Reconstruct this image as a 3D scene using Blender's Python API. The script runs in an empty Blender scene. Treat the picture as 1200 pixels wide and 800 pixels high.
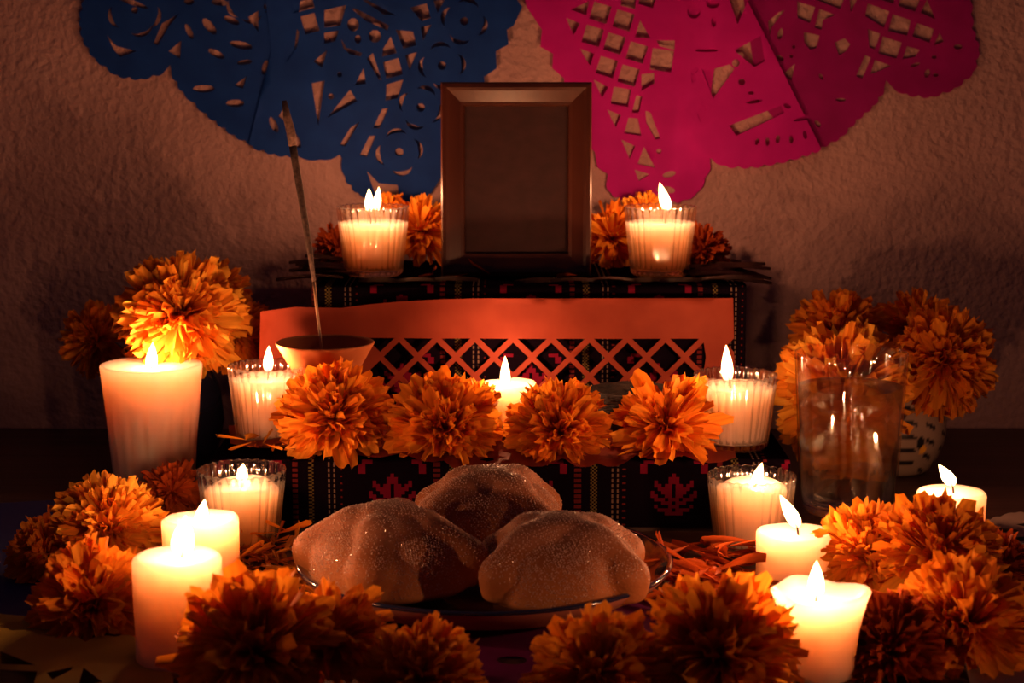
import bpy, bmesh, math, random
from mathutils import Vector, Matrix, noise
from mathutils.geometry import delaunay_2d_cdt
R = math.radians
rnd = random.Random(7)
scn = bpy.context.scene
col = scn.collection

# ------------------------------------------------------------------ camera
CH, PITCH, F = 0.41, R(9.0), 2220.0
cd = bpy.data.cameras.new('camera'); cam = bpy.data.objects.new('camera', cd); col.objects.link(cam)
cam.location = (0, 0, CH); cam.rotation_euler = (R(90) - PITCH, 0, 0)
cd.sensor_width = 36; cd.lens = 36 * F / 1200; cd.clip_start = 0.05; cd.clip_end = 50
cd.dof.use_dof = True; cd.dof.focus_distance = 1.55; cd.dof.aperture_fstop = 10.0
scn.camera = cam
# ------------------------------------------------------------------ world
w = bpy.data.worlds.new('room_dark'); scn.world = w; w.use_nodes = True
w.node_tree.nodes['Background'].inputs[0].default_value = (0.80, 0.36, 0.66, 1)
w.node_tree.nodes['Background'].inputs[1].default_value = 0.026
scn.view_settings.view_transform = 'Standard'; scn.view_settings.look = 'None'
scn.view_settings.exposure = 0.0; scn.view_settings.gamma = 1.0
scn.cycles.use_denoising = True
scn.cycles.sample_clamp_indirect = 3.0
scn.cycles.max_bounces = 10; scn.cycles.transparent_max_bounces = 16; scn.cycles.transmission_bounces = 10
scn.cycles.caustics_reflective = False; scn.cycles.caustics_refractive = False
FLAME_COL = (1.0, 0.40, 0.18)
POWER = 0.60

# ------------------------------------------------------------------ geometry of the view
def ray(u, v):
    a = (u - 600) / F; b = (400 - v) / F
    c, s = math.cos(PITCH), math.sin(PITCH)
    return Vector((a, c + b * s, -s + b * c))
def at(u, v, Y):
    d = ray(u, v); return Vector((0, 0, CH)) + d * (Y / d.y)
def on(u, v, z=0.0):
    d = ray(u, v); return Vector((0, 0, CH)) + d * ((z - CH) / d.z)

# ------------------------------------------------------------------ materials
def mat(name, base=(.5,.5,.5), rough=.6, **kw):
    m = bpy.data.materials.new(name); m.use_nodes = True
    b = m.node_tree.nodes['Principled BSDF']
    b.inputs['Base Color'].default_value = (*base, 1); b.inputs['Roughness'].default_value = rough
    for k, v in kw.items():
        b.inputs[k.replace('_', ' ')].default_value = v
    return m
def N(m, t, **kw):
    n = m.node_tree.nodes.new(t)
    for k, v in kw.items(): setattr(n, k, v)
    return n
def L(m, a, b): m.node_tree.links.new(a, b)
def bsdf(m): return m.node_tree.nodes['Principled BSDF']
def ramp(m, stops):
    r = N(m, 'ShaderNodeValToRGB'); e = r.color_ramp.elements
    e[0].position, e[0].color = stops[0][0], (*stops[0][1], 1)
    e[1].position, e[1].color = stops[-1][0], (*stops[-1][1], 1)
    for p, c in stops[1:-1]:
        x = e.new(p); x.color = (*c, 1)
    return r
def noisy(m, scale, stops, detail=6, stretch=(1,1,1), bump=0, bscale=None, bdist=.001, coord='Object'):
    tc = N(m, 'ShaderNodeTexCoord'); mp = N(m, 'ShaderNodeMapping'); mp.inputs['Scale'].default_value = stretch
    L(m, tc.outputs[coord], mp.inputs[0])
    n = N(m, 'ShaderNodeTexNoise'); n.inputs['Scale'].default_value = scale; n.inputs['Detail'].default_value = detail
    L(m, mp.outputs[0], n.inputs['Vector'])
    if stops:
        r = ramp(m, stops); L(m, n.outputs['Fac'], r.inputs[0]); L(m, r.outputs[0], bsdf(m).inputs['Base Color'])
    if bump:
        n2 = N(m, 'ShaderNodeTexNoise'); n2.inputs['Scale'].default_value = bscale or scale; n2.inputs['Detail'].default_value = 4
        L(m, mp.outputs[0], n2.inputs['Vector'])
        b = N(m, 'ShaderNodeBump'); b.inputs['Strength'].default_value = bump; b.inputs['Distance'].default_value = bdist
        L(m, n2.outputs['Fac'], b.inputs['Height']); L(m, b.outputs[0], bsdf(m).inputs['Normal'])
    return m

M = {}
M['wall'] = noisy(mat('plaster', rough=.9), 9, [(.3,(.35,.205,.190)),(.7,(.44,.265,.245))], bump=1.0, bscale=115, bdist=.0045)
M['table'] = noisy(mat('dark_wood', rough=.45), 14, [(.3,(.030,.012,.010)),(.7,(.075,.030,.022))], stretch=(.25,5,1), bump=.3, bscale=30, bdist=.002)
M['floor'] = noisy(mat('floor_tile', rough=.5), 5, [(.3,(.10,.05,.04)),(.7,(.16,.08,.06))])
M['riser'] = noisy(mat('riser_wood', rough=.7), 20, [(.3,(.03,.015,.012)),(.7,(.06,.03,.02))], stretch=(1,1,8))
M['frame'] = noisy(mat('frame_wood', rough=.32), 30, [(.3,(.048,.012,.005)),(.7,(.10,.027,.011))], stretch=(1,1,.12))
M['backing'] = noisy(mat('backing_board', rough=.8), 60, [(.35,(.034,.011,.011)),(.7,(.052,.017,.016))], stretch=(1,1,1.5))
M['wax'] = mat('wax', (.70,.53,.40), .42, Subsurface_Weight=1.0, Subsurface_Scale=.08, Subsurface_Radius=(1.0,.88,.76), IOR=1.42)
noisy(M['wax'], 45, [(.25,(.60,.44,.33)),(.6,(.66,.495,.375))], bump=.15, bscale=60, bdist=.002)
M['wick'] = mat('wick', (.015,.01,.01), .9)
M['incense'] = noisy(mat('incense', rough=.95), 300, [(.35,(.045,.028,.024)),(.7,(.13,.08,.06))], bump=.6, bscale=600, bdist=.001)
M['ash'] = noisy(mat('incense_ash', rough=.95), 300, [(.35,(.10,.06,.05)),(.7,(.24,.15,.12))], bump=.8, bscale=500, bdist=.001)
M['bamboo'] = mat('bamboo', (.42,.24,.13), .6)
M['clay'] = noisy(mat('terracotta', rough=.75), 40, [(.3,(.36,.11,.035)),(.7,(.44,.14,.05))], bump=.15, bscale=200)
bsdf(M['clay']).inputs['Specular IOR Level'].default_value = .08
M['clay_dark'] = mat('terracotta_foot', (.36,.12,.07), .6)
M['glaze'] = mat('dark_blue_glaze', (.012,.014,.04), .10, Coat_Weight=.6)
M['stone'] = noisy(mat('volcanic_stone', rough=.75), 70, [(.35,(.008,.005,.005)),(.75,(.045,.024,.016))], stretch=(1,1,5), bump=1, bscale=120, bdist=.004)
M['green'] = mat('calyx_green', (.05,.10,.02), .6)
M['navy'] = mat('navy_cloth', (.012,.022,.16), .8)
M['leafdark'] = noisy(mat('dry_leaf', rough=.7), 60, [(.3,(.020,.009,.008)),(.7,(.055,.022,.016))])

def translucent(name, c1, c2, tcol, fac=.4, rough=.7, scale=40, random_obj=False, spec=.2):
    m = mat(name, c1, rough); m.node_tree.nodes['Principled BSDF'].inputs['Specular IOR Level'].default_value = spec
    tr = N(m, 'ShaderNodeBsdfTranslucent'); mx = N(m, 'ShaderNodeMixShader'); mx.inputs[0].default_value = fac
    out = m.node_tree.nodes['Material Output']
    L(m, bsdf(m).outputs[0], mx.inputs[1]); L(m, tr.outputs[0], mx.inputs[2]); L(m, mx.outputs[0], out.inputs[0])
    if random_obj:
        oi = N(m, 'ShaderNodeObjectInfo'); r = ramp(m, [(0,c1),(1,c2)]); L(m, oi.outputs['Random'], r.inputs[0])
        tc = N(m, 'ShaderNodeTexCoord'); mp = N(m, 'ShaderNodeMapping'); mp.inputs['Scale'].default_value = (9,.8,1)
        n = N(m, 'ShaderNodeTexNoise'); n.inputs['Scale'].default_value = 2.2
        L(m, tc.outputs['Object'], mp.inputs[0]); L(m, mp.outputs[0], n.inputs['Vector'])
        mul = N(m, 'ShaderNodeMix', data_type='RGBA', blend_type='MULTIPLY'); mul.inputs[0].default_value = .55
        L(m, r.outputs[0], mul.inputs[6]); r2 = ramp(m, [(.3,(.55,.42,.4)),(.65,(1,1,1))]); L(m, n.outputs['Fac'], r2.inputs[0]); L(m, r2.outputs[0], mul.inputs[7])
        L(m, mul.outputs[2], bsdf(m).inputs['Base Color']); L(m, mul.outputs[2], tr.inputs[0])
    else:
        tc = N(m, 'ShaderNodeTexCoord'); n = N(m, 'ShaderNodeTexNoise'); n.inputs['Scale'].default_value = scale; n.inputs['Detail'].default_value = 6
        L(m, tc.outputs['Object'], n.inputs['Vector']); r = ramp(m, [(.3,c1),(.7,c2)]); L(m, n.outputs['Fac'], r.inputs[0])
        L(m, r.outputs[0], bsdf(m).inputs['Base Color']); tr.inputs[0].default_value = (*tcol, 1)
    return m
M['petal'] = translucent('marigold_petal', (.90,.26,.014), (1.0,.43,.034), (1,.3,.02), .5, random_obj=True)
M['petal_y'] = translucent('marigold_petal_yellow', (1.0,.34,.02), (1.0,.56,.06), (1,.4,.05), .42, random_obj=True)
M['petal_r'] = translucent('marigold_petal_red', (.50,.08,.015), (.75,.15,.02), (.7,.15,.02), .38, random_obj=True)
M['blue'] = translucent('blue_tissue', (.004,.042,.27), (.007,.060,.36), (.005,.048,.32), .30)
M['pink'] = translucent('pink_tissue', (.54,.004,.27), (.64,.008,.33), (.60,.004,.30), .35)
M['pink_shaded'] = translucent('pink_tissue_shaded', (.30,.003,.15), (.38,.005,.20), (.36,.003,.18), .3)  # same pink tissue, darkened to paint in shade farther from the candles
M['orange'] = translucent('orange_tissue', (.25,.038,.018), (.32,.055,.025), (.4,.06,.02), .3)
M['yellow'] = translucent('yellow_tissue', (.55,.38,.06), (.62,.44,.08), (.6,.4,.06), .25)
M['pale'] = translucent('pale_tissue', (.42,.30,.26), (.50,.36,.30), (.4,.3,.25), .25)
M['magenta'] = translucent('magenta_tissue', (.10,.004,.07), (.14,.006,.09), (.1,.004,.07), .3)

# thin clear glass: what is not reflected goes straight through
def thin_glass(refr=.40, rg=.07):
    m = bpy.data.materials.new('clear_glass'); m.use_nodes = True; nt = m.node_tree
    nt.nodes.remove(nt.nodes['Principled BSDF'])
    t = N(m, 'ShaderNodeBsdfTransparent'); t.inputs[0].default_value = (.97,.96,.95,1)
    g = N(m, 'ShaderNodeBsdfGlossy'); g.inputs['Roughness'].default_value = rg; g.inputs['Color'].default_value = (1,1,1,1)
    f = N(m, 'ShaderNodeFresnel'); ge = N(m, 'ShaderNodeNewGeometry')
    mr = N(m, 'ShaderNodeMapRange'); mr.inputs[3].default_value = 1.5; mr.inputs[4].default_value = 1/1.5   # same fresnel from both sides
    L(m, ge.outputs['Backfacing'], mr.inputs[0]); L(m, mr.outputs[0], f.inputs[0])
    mx = N(m, 'ShaderNodeMixShader'); L(m, f.outputs[0], mx.inputs[0]); L(m, t.outputs[0], mx.inputs[1]); L(m, g.outputs[0], mx.inputs[2])
    gl = N(m, 'ShaderNodeBsdfGlass'); gl.inputs['IOR'].default_value = 1.45; gl.inputs['Roughness'].default_value = .02; m2 = N(m, 'ShaderNodeMixShader'); m2.inputs[0].default_value = refr
    L(m, mx.outputs[0], m2.inputs[1]); L(m, gl.outputs[0], m2.inputs[2])
    L(m, m2.outputs[0], nt.nodes['Material Output'].inputs[0]); return m
M['glass'] = thin_glass()
M['tumbler'] = thin_glass(0, .02)
M['water'] = mat('water', (1,.97,.95), .0, Transmission_Weight=1.0, IOR=1.333)
_t = N(M['water'], 'ShaderNodeBsdfTransparent'); _x = N(M['water'], 'ShaderNodeMixShader'); _x.inputs[0].default_value = .4
L(M['water'], bsdf(M['water']).outputs[0], _x.inputs[1]); L(M['water'], _t.outputs[0], _x.inputs[2]); L(M['water'], _x.outputs[0], M['water'].node_tree.nodes['Material Output'].inputs[0])
def flame_mat():
    m = bpy.data.materials.new('flame'); m.use_nodes = True; nt = m.node_tree
    nt.nodes.remove(nt.nodes['Principled BSDF'])
    e = N(m, 'ShaderNodeEmission'); t = N(m, 'ShaderNodeBsdfTransparent'); add = N(m, 'ShaderNodeAddShader')
    tc = N(m, 'ShaderNodeTexCoord'); sp = N(m, 'ShaderNodeSeparateXYZ'); L(m, tc.outputs['Generated'], sp.inputs[0])
    r = ramp(m, [(0,(.35,.12,.12)),(.18,(1,.42,.14)),(.45,(1,.62,.30)),(1,(1,.50,.16))]); L(m, sp.outputs[2], r.inputs[0])
    r2 = ramp(m, [(0,(.08,.08,.08)),(.12,(.5,.5,.5)),(.3,(1,1,1)),(1,(.7,.7,.7))]); L(m, sp.outputs[2], r2.inputs[0])
    mu = N(m, 'ShaderNodeMath', operation='MULTIPLY'); mu.inputs[1].default_value = 9.0; L(m, r2.outputs[0], mu.inputs[0])
    L(m, r.outputs[0], e.inputs[0]); L(m, mu.outputs[0], e.inputs[1])
    L(m, e.outputs[0], add.inputs[0]); L(m, t.outputs[0], add.inputs[1]); L(m, add.outputs[0], nt.nodes['Material Output'].inputs[0])
    m.cycles.emission_sampling = 'NONE'
    return m
M['flame'] = flame_mat()

def bread_mat():
    m = mat('sugared_crust', rough=.6)
    tc = N(m, 'ShaderNodeTexCoord'); sp = N(m, 'ShaderNodeSeparateXYZ'); L(m, tc.outputs['Generated'], sp.inputs[0])
    n = N(m, 'ShaderNodeTexNoise'); n.inputs['Scale'].default_value = 30; L(m, tc.outputs['Object'], n.inputs['Vector'])
    ad = N(m, 'ShaderNodeMath', operation='MULTIPLY_ADD'); ad.inputs[1].default_value = .35; L(m, n.outputs['Fac'], ad.inputs[0]); L(m, sp.outputs[2], ad.inputs[2])
    r = ramp(m, [(.15,(.55,.26,.10)),(.5,(.40,.145,.045)),(.85,(.27,.095,.036)),(1,(.30,.125,.065))]); L(m, ad.outputs[0], r.inputs[0])
    L(m, r.outputs[0], bsdf(m).inputs['Base Color'])
    n2 = N(m, 'ShaderNodeTexNoise'); n2.inputs['Scale'].default_value = 450; L(m, tc.outputs['Object'], n2.inputs['Vector'])
    b = N(m, 'ShaderNodeBump'); b.inputs['Strength'].default_value = .5; b.inputs['Distance'].default_value = .001
    L(m, n2.outputs['Fac'], b.inputs['Height']); L(m, b.outputs[0], bsdf(m).inputs['Normal'])
    bsdf(m).inputs['Subsurface Weight'].default_value = .15; bsdf(m).inputs['Subsurface Scale'].default_value = .004
    return m
M['bread'] = bread_mat(); bsdf(M['bread']).inputs['Specular IOR Level'].default_value = .15
M['sugar'] = mat('sugar', (.56,.36,.27), .12, IOR=1.6)
def attr_mat(name, rough, bump=0):
    m = mat(name, rough=rough); a = N(m, 'ShaderNodeAttribute', attribute_name='yarn'); L(m, a.outputs['Color'], bsdf(m).inputs['Base Color'])
    return m
M['cloth'] = attr_mat('woven_cloth', .95); bsdf(M['cloth']).inputs['Specular IOR Level'].default_value = 0; bsdf(M['leafdark']).inputs['Specular IOR Level'].default_value = .1
M['vase'] = attr_mat('painted_ceramic', .35)

# ------------------------------------------------------------------ mesh helpers
def link(name, me, m=None, parent=None, smooth=True):
    o = bpy.data.objects.new(name, me); col.objects.link(o)
    if m and not me.materials: me.materials.append(m)
    if smooth: me.polygons.foreach_set('use_smooth', [True] * len(me.polygons))
    if parent: o.parent = parent
    return o
def pydata(name, vs, fs):
    me = bpy.data.meshes.new(name); me.from_pydata([tuple(v) for v in vs], [], fs); me.update(); return me
def tag(o, label, cat, group=None):
    o['label'] = label; o['category'] = cat
    if group: o['group'] = group
    return o
def empty(name, loc, label, cat, group=None, rz=0):
    o = bpy.data.objects.new(name, None); o.empty_display_size = .02; col.objects.link(o)
    o.location = loc; o.rotation_euler = (0, 0, rz); return tag(o, label, cat, group)
def lathe(name, prof, m, parent=None, seg=64, fn=None, smooth=True, closed=False):
    vs, fs = [], []
    n = len(prof)
    for k, (r, z) in enumerate(prof):
        for s in range(seg):
            a = 2 * math.pi * s / seg
            rr, zz = (r, z) if fn is None else fn(r, z, a, k)
            vs.append((rr * math.cos(a), rr * math.sin(a), zz))
    for k in range(n if closed else n - 1):
        k2 = (k + 1) % n
        for s in range(seg):
            t = (s + 1) % seg
            fs.append((k*seg+s, k*seg+t, k2*seg+t, k2*seg+s))
    me = pydata(name, vs, fs)
    bm = bmesh.new(); bm.from_mesh(me); bmesh.ops.remove_doubles(bm, verts=bm.verts, dist=1e-6)
    bmesh.ops.recalc_face_normals(bm, faces=bm.faces); bm.to_mesh(me); bm.free()
    return link(name, me, m, parent, smooth)
def box(name, lo, hi, m, parent=None, bev=.002, kind=None):
    bm = bmesh.new(); bmesh.ops.create_cube(bm, size=1)
    for v in bm.verts:
        v.co = Vector([lo[i] + (v.co[i] + .5) * (hi[i] - lo[i]) for i in range(3)])
    if bev: bmesh.ops.bevel(bm, geom=bm.edges[:], offset=bev, segments=2, affect='EDGES')
    me = bpy.data.meshes.new(name); bm.to_mesh(me); bm.free()
    o = link(name, me, m, parent, smooth=False)
    if kind: o['kind'] = kind
    return o
def tube(name, pts, rads, m, parent=None, seg=8):
    vs, fs = [], []
    for i, p in enumerate(pts):
        p = Vector(p); d = (Vector(pts[min(i+1, len(pts)-1)]) - Vector(pts[max(i-1, 0)])).normalized()
        a = d.orthogonal().normalized() if abs(d.x) > .9 else d.cross(Vector((1,0,0))).normalized(); b = d.cross(a)
        for s in range(seg):
            t = 2 * math.pi * s / seg; vs.append(p + (a * math.cos(t) + b * math.sin(t)) * rads[i])
    for i in range(len(pts) - 1):
        for s in range(seg):
            t = (s + 1) % seg; fs.append((i*seg+s, i*seg+t, (i+1)*seg+t, (i+1)*seg+s))
    fs.append(tuple(range(seg))[::-1]); fs.append(tuple((len(pts)-1)*seg + s for s in range(seg)))
    return link(name, pydata(name, vs, fs), m, parent)

# ------------------------------------------------------------------ the setting
WY = 2.0
box('wall_back', (-2.2, WY, -.76), (2.2, WY + .1, 1.9), M['wall'], kind='structure', bev=0)
box('floor', (-2.2, -1.5, -.80), (2.2, WY, -.76), M['floor'], kind='structure', bev=0)
tb = empty('wooden_table', (0, 1.3, -.76), 'dark wooden table carrying the candlelit altar against the plaster wall', 'table')
box('tabletop', (-1.1, -.62, .73), (1.1, .695, .76), M['table'], tb, .004)
for sx in (-1, 1):
    for y in (-.55, .6):
        box('leg', (sx*1.0-.03, y-.03, 0), (sx*1.0+.03, y+.03, .73), M['table'], tb)
box('apron', (-1.0, -.56, .65), (1.0, -.54, .73), M['table'], tb)

# risers under the woven cloths
S1 = (-.252, .232, 1.56, 1.96, .060)
S2 = (-.183, .215, 1.74, 1.95, .185)
tag(box('wooden_riser', (S1[0], S1[2], 0), (S1[1], S1[3], S1[4]-.002), M['riser'], bev=.001), 'low wooden box step under the lower woven cloth', 'riser')
tag(box('wooden_riser', (S2[0], S2[2], S1[4]), (S2[1], S2[3], S2[4]-.002), M['riser'], bev=.001), 'upper wooden box step under the picture frame', 'riser')

# ------------------------------------------------------------------ woven cloth: the weave pattern is coloured yarn by yarn
FLOWER = ["......#......", ".....###.....", ".#...###...#.", ".##.##.##.##.", "..####.####..", "#..###.###..#",
          "##..##.##..##", ".###.###.###.", "...###.###...", ".#...###...#.", "..####.####..", "....#####...."]
BLK, RED, RED2, OLV, WHT = (.0045,.0022,.0050), (.13,.006,.022), (.09,.012,.012), (.10,.075,.025), (.13,.085,.065)
def yarn(x, row, cell, top):
    P = .118
    u = (x + .1836) % P            # a red warp stripe every P metres
    k = round(u / cell); j = row
    if u < .005: return RED2 if (j % 3) else BLK
    if .013 < u < .0185: return OLV if (j + k) % 2 else BLK
    if .030 < u < .0318 or .0345 < u < .0363: return WHT if j % 3 else BLK
    if u > .048:
        c = (u - .048 - .035) / .0030; r = (row * cell - top) / .0030
        if -6.5 < c < 6.5:
            rr = int(r % 22) if r > 0 else -1
            if 0 <= rr < 12 and FLOWER[rr][int(c + 6.5)] == '#': return RED
        if r >= -3 and (r % 22) > 18.6 or (-3.4 < r < -1.5):
            if 7.5 < abs(c) < 9.5 and (r % 22) > 19.5 or 5.5 < abs(c) < 8.5 and not (r % 22) > 19.5: return RED
    if .040 < u < .042 and j % 4 == 0: return RED2
    return BLK
def cloth(name, s, y_back, z_bot, label, cell=.0015, top=.008):
    x0, x1, yf, _, zt = s
    prof = []
    ztop = zt + .0018; yfr = yf - .0025
    y = y_back
    while y > yfr + .004: prof.append((y, ztop)); y -= cell * 1.6
    nt = len(prof)
    for a in (20, 45, 70): prof.append((yfr + .004 - .004*math.sin(R(a)), ztop - .004 + .004*math.cos(R(a))))
    z = ztop - .005
    while z > z_bot: prof.append((yfr, z)); z -= cell
    nx = int((x1 - x0 + .004) / cell)
    vs, fs, cs = [], [], []
    for j, (yy, zz) in enumerate(prof):
        for i in range(nx + 1):
            x = x0 - .002 + (x1 - x0 + .004) * i / nx
            wv = noise.noise(Vector((x * 14, zz * 9 + yy * 5, 1))) * .0016
            vs.append((x, yy - (abs(wv) if j > nt else 0), zz + (abs(wv) if j <= nt else 0)))
    for j in range(len(prof) - 1):
        for i in range(nx):
            fs.append((j*(nx+1)+i, (j+1)*(nx+1)+i, (j+1)*(nx+1)+i+1, j*(nx+1)+i+1))
            cs.append(yarn(x0 + (x1-x0)*(i+.5)/nx, j - nt, cell, top))
    me = pydata(name, vs, fs)
    ca = me.color_attributes.new('yarn', 'FLOAT_COLOR', 'CORNER')
    buf = []
    for c in cs: buf += [*c, 1] * 4
    ca.data.foreach_set('color', buf)
    o = link(name, me, M['cloth'], smooth=True); tag(o, label, 'cloth')
    return o
cloth('woven_cloth', S1, 1.952, .003, 'black cloth with red flower weave on lower step behind the bread', top=.010)
cloth('woven_cloth', S2, 1.945, .0635, 'black cloth with red weave on upper step under the frame', top=.006)

# ------------------------------------------------------------------ cut paper
def in_poly(p, poly):
    x, y = p; c = False; n = len(poly); j = n - 1
    for i in range(n):
        xi, yi = poly[i]; xj, yj = poly[j]
        if (yi > y) != (yj > y) and x < (xj - xi) * (y - yi) / (yj - yi) + xi: c = not c
        j = i
    return c
def paper(name, outline, holes, proj, m, label, step=9, cat='paper cutting', group=None):
    vs, es = [], []
    for poly in [outline] + holes:
        b = len(vs); vs += [Vector(p) for p in poly]; es += [(b+i, b+(i+1) % len(poly)) for i in range(len(poly))]
    xs = [p[0] for p in outline]; ys = [p[1] for p in outline]
    x = min(xs)
    while x < max(xs):
        y = min(ys)
        while y < max(ys):
            q = (x + rnd.uniform(-1,1), y + rnd.uniform(-1,1))
            if in_poly(q, outline): vs.append(Vector(q))
            y += step
        x += step
    ov, oe, of, *_ = delaunay_2d_cdt(vs, es, [], 0, 1e-4)
    fs = []
    for f in of:
        c = sum((ov[i] for i in f), Vector((0, 0))) / len(f)
        if in_poly(c, outline) and not any(in_poly(c, h) for h in holes): fs.append(tuple(f))
    used = sorted({i for f in fs for i in f}); idx = {u: k for k, u in enumerate(used)}
    me = pydata(name, [proj(ov[u].x, ov[u].y) for u in used], [tuple(idx[i] for i in f) for f in fs])
    o = link(name, me, m); tag(o, label, cat, group); return o
def scallop(pts, step=11, depth=3.5, sign=1):
    out = []
    for a, b in zip(pts, pts[1:]):
        a = Vector(a); b = Vector(b); d = b - a; n = max(1, round(d.length / step)); nn = Vector((-d.y, d.x)).normalized() * sign
        for i in range(n):
            for k in range(4):
                t = (i + k / 4) / n; out.append(tuple(a + d * t + nn * depth * math.sin(math.pi * k / 4)))
    out.append(pts[-1]); return out
def circ(x, y, r, ry=None, rot=0, n=10):
    ry = ry or r; c, s = math.cos(R(rot)), math.sin(R(rot)); P = []
    for i in range(n):
        a = 2*math.pi*i/n; X, Y = r*math.cos(a), ry*math.sin(a); P.append((x + X*c - Y*s, y + X*s + Y*c))
    return P
def moon(x, y, ang, RR=27, span=66, th=6):
    """a crescent slit: the outer rim of one round petal"""
    cx, cy = x + RR*.60*math.cos(R(ang)), y + RR*.60*math.sin(R(ang)); q = RR*.48; P = []
    for i in range(11):
        a = R(ang - span + 2*span*i/10); P.append((cx + q*math.cos(a), cy + q*math.sin(a)))
    for i in range(9, 0, -1):
        a = R(ang - span + 2*span*i/10); k = q - th*math.sin(math.pi*i/10); P.append((cx + k*math.cos(a), cy + k*math.sin(a)))
    return P
def sc(pts, ox, oy, k): return [(ox + a/k, oy + b/k) for a, b in pts]
def rosette(x, y, RR, a0, r=5): return [circ(x, y, r)] + [moon(x, y, a0 + 90*i, RR, 72, 5.5) for i in range(4)]
def wallproj(off, ph):
    off = off * .35 + .0005
    def f(u, v):
        p = at(u, v, WY - off)
        p.y -= .0011 * (1 + math.sin(p.x * 31 + ph + p.z * 9)) + .0006 * (1 + math.sin(p.z * 47 + p.x*20 + ph)); return p
    return f
UP = -100
# blue, left sheet
outA = [(110,UP),(100,-5)] + scallop([(100,0),(95,22),(98,45),(112,68),(138,88),(165,92),(193,84)], 14, 3, 1) + [(199,76)] + \
       scallop([(201,84),(215,108),(242,133),(275,158),(300,170)], 15, 3, 1) + [(318,120),(345,60),(352,0),(360,UP)]
hA = [sc([(520,65),(440,110),(400,205),(420,212),(475,120)],80,0,4), sc([(530,190),(470,240),(525,275)],80,0,4),
      sc([(182,165),(225,215),(320,240),(245,268),(215,235)],80,0,4), circ(222,37,10,3.5,65), circ(246,31,12,5,50), circ(272,24,10,4,25),
      sc([(845,80),(893,50),(893,150),(870,120)],80,0,4), circ(283,53,14,4.5,12), circ(254,63,11,4,28), circ(287,73,9,3,-8),
      sc([(780,400),(840,355),(820,415)],80,0,4), circ(239,104,13,4.5,0), circ(276,121,11,4.5,0), circ(311,79,9,3.5,-75),
      circ(155,3,20,3,20), circ(258,3,10,4,5), circ(222,2,6,4,0)]
hA += [moon(158,12,a,30,66,5) for a in (20,70,160)] + [circ(158,12,4), circ(285,-12,18,5), circ(120,-20,12,5,40), circ(195,-22,14,6,60)]
hA += [moon(292,0,a,26,66,5) for a in (150,80,10)] + [circ(312,8,3)]
paper('papel_picado', outA, hA, wallproj(.008, 0), M['blue'], 'left blue cut tissue paper with oval slits hanging on wall', group=None)
# blue, right sheet
outB = [(300,UP),(318,60),(292,168)] + scallop([(296,171),(322,180),(350,183),(375,187),(398,181)], 17, 3, 1) + \
       scallop([(401,186),(405,208),(420,226),(446,236),(480,236),(508,222)], 15, 3, 1) + [(522,200),(530,120),(569,103),(567,90),(582,80),(581,60),(596,52),(594,35),(602,30),(612,8),(600,-8),(606,-40),(596,UP)]
z2 = lambda p: sc(p, 380, 0, 5); z3 = lambda p: sc(p, 340, 0, 3.333)
hB = [z2([(0,60),(130,30),(95,150),(0,160)]), z2([(0,192),(85,180),(65,240),(0,258)]), z2([(505,45),(600,20),(625,105),(570,125)]),
      z2([(640,0),(705,0),(665,75)]), z2([(565,160),(630,145),(580,235)]), z2([(420,175),(520,185),(540,265),(465,285)]),
      z2([(390,215),(425,310),(340,332),(345,285)]), z2([(475,325),(545,305),(500,410)]), z2([(345,365),(435,340),(460,435),(365,460)]),
      z2([(365,495),(465,465),(430,575),(360,590)]), z2([(285,310),(338,470),(320,465),(250,345)]), z2([(230,400),(245,490),(180,500)]),
      circ(414,29,7,8), circ(439.5,42.5,7.5), circ(419.5,46,4,5), circ(398,87.5,3), circ(388,113,3.5),
      z2([(160,50),(185,50),(380,150),(370,178),(240,120)]), z2([(225,0),(250,0),(420,90),(350,85)]), z2([(100,230),(130,280),(222,310),(215,330),(150,318),(112,280)]),
      z3([(85,325),(135,315),(110,490)]), z3([(235,350),(262,395),(145,460)]), z3([(272,475),(215,572),(195,565),(235,500)]),
      z3([(360,425),(385,422),(350,500),(325,500)]), z3([(310,530),(335,530),(300,612),(272,607)]), z3([(300,668),(345,715),(420,722),(425,760),(330,750)]),
      z3([(92,240),(145,195),(125,265)]), z3([(5,150),(5,85),(35,125),(28,180),(-10,240),(-25,225)]), z3([(40,65),(95,50),(115,120),(60,135)]),
      z3([(8,15),(85,-10),(97,30),(12,52)]), circ(346,163,12,4.5,60), sc([(140,490),(165,505),(200,590),(180,590)],290,0,5)]
hB[-1] = circ(321,146,10,4,65)
hB += [z3([(-22,470),(-10,480),(-10,395),(-45,455)])]
hB += rosette(468,178,26,-10) + rosette(493,126,25,20) + rosette(518,77,26,-5) + rosette(544,25,26,15)
hB += [circ(x, y, 9, 8, 20) for x, y in ((350,-20),(372,-22),(394,-24),(360,-42),(386,-45),(500,-22),(520,-40))] + [circ(440,-30,30,5,20), circ(470,-55,30,5,20)]
hB = [h for i, h in enumerate(hB)]
paper('papel_picado', outB, hB, wallproj(.016, 1.4), M['blue'], 'right blue cut tissue paper with four round flowers behind frame')
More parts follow.
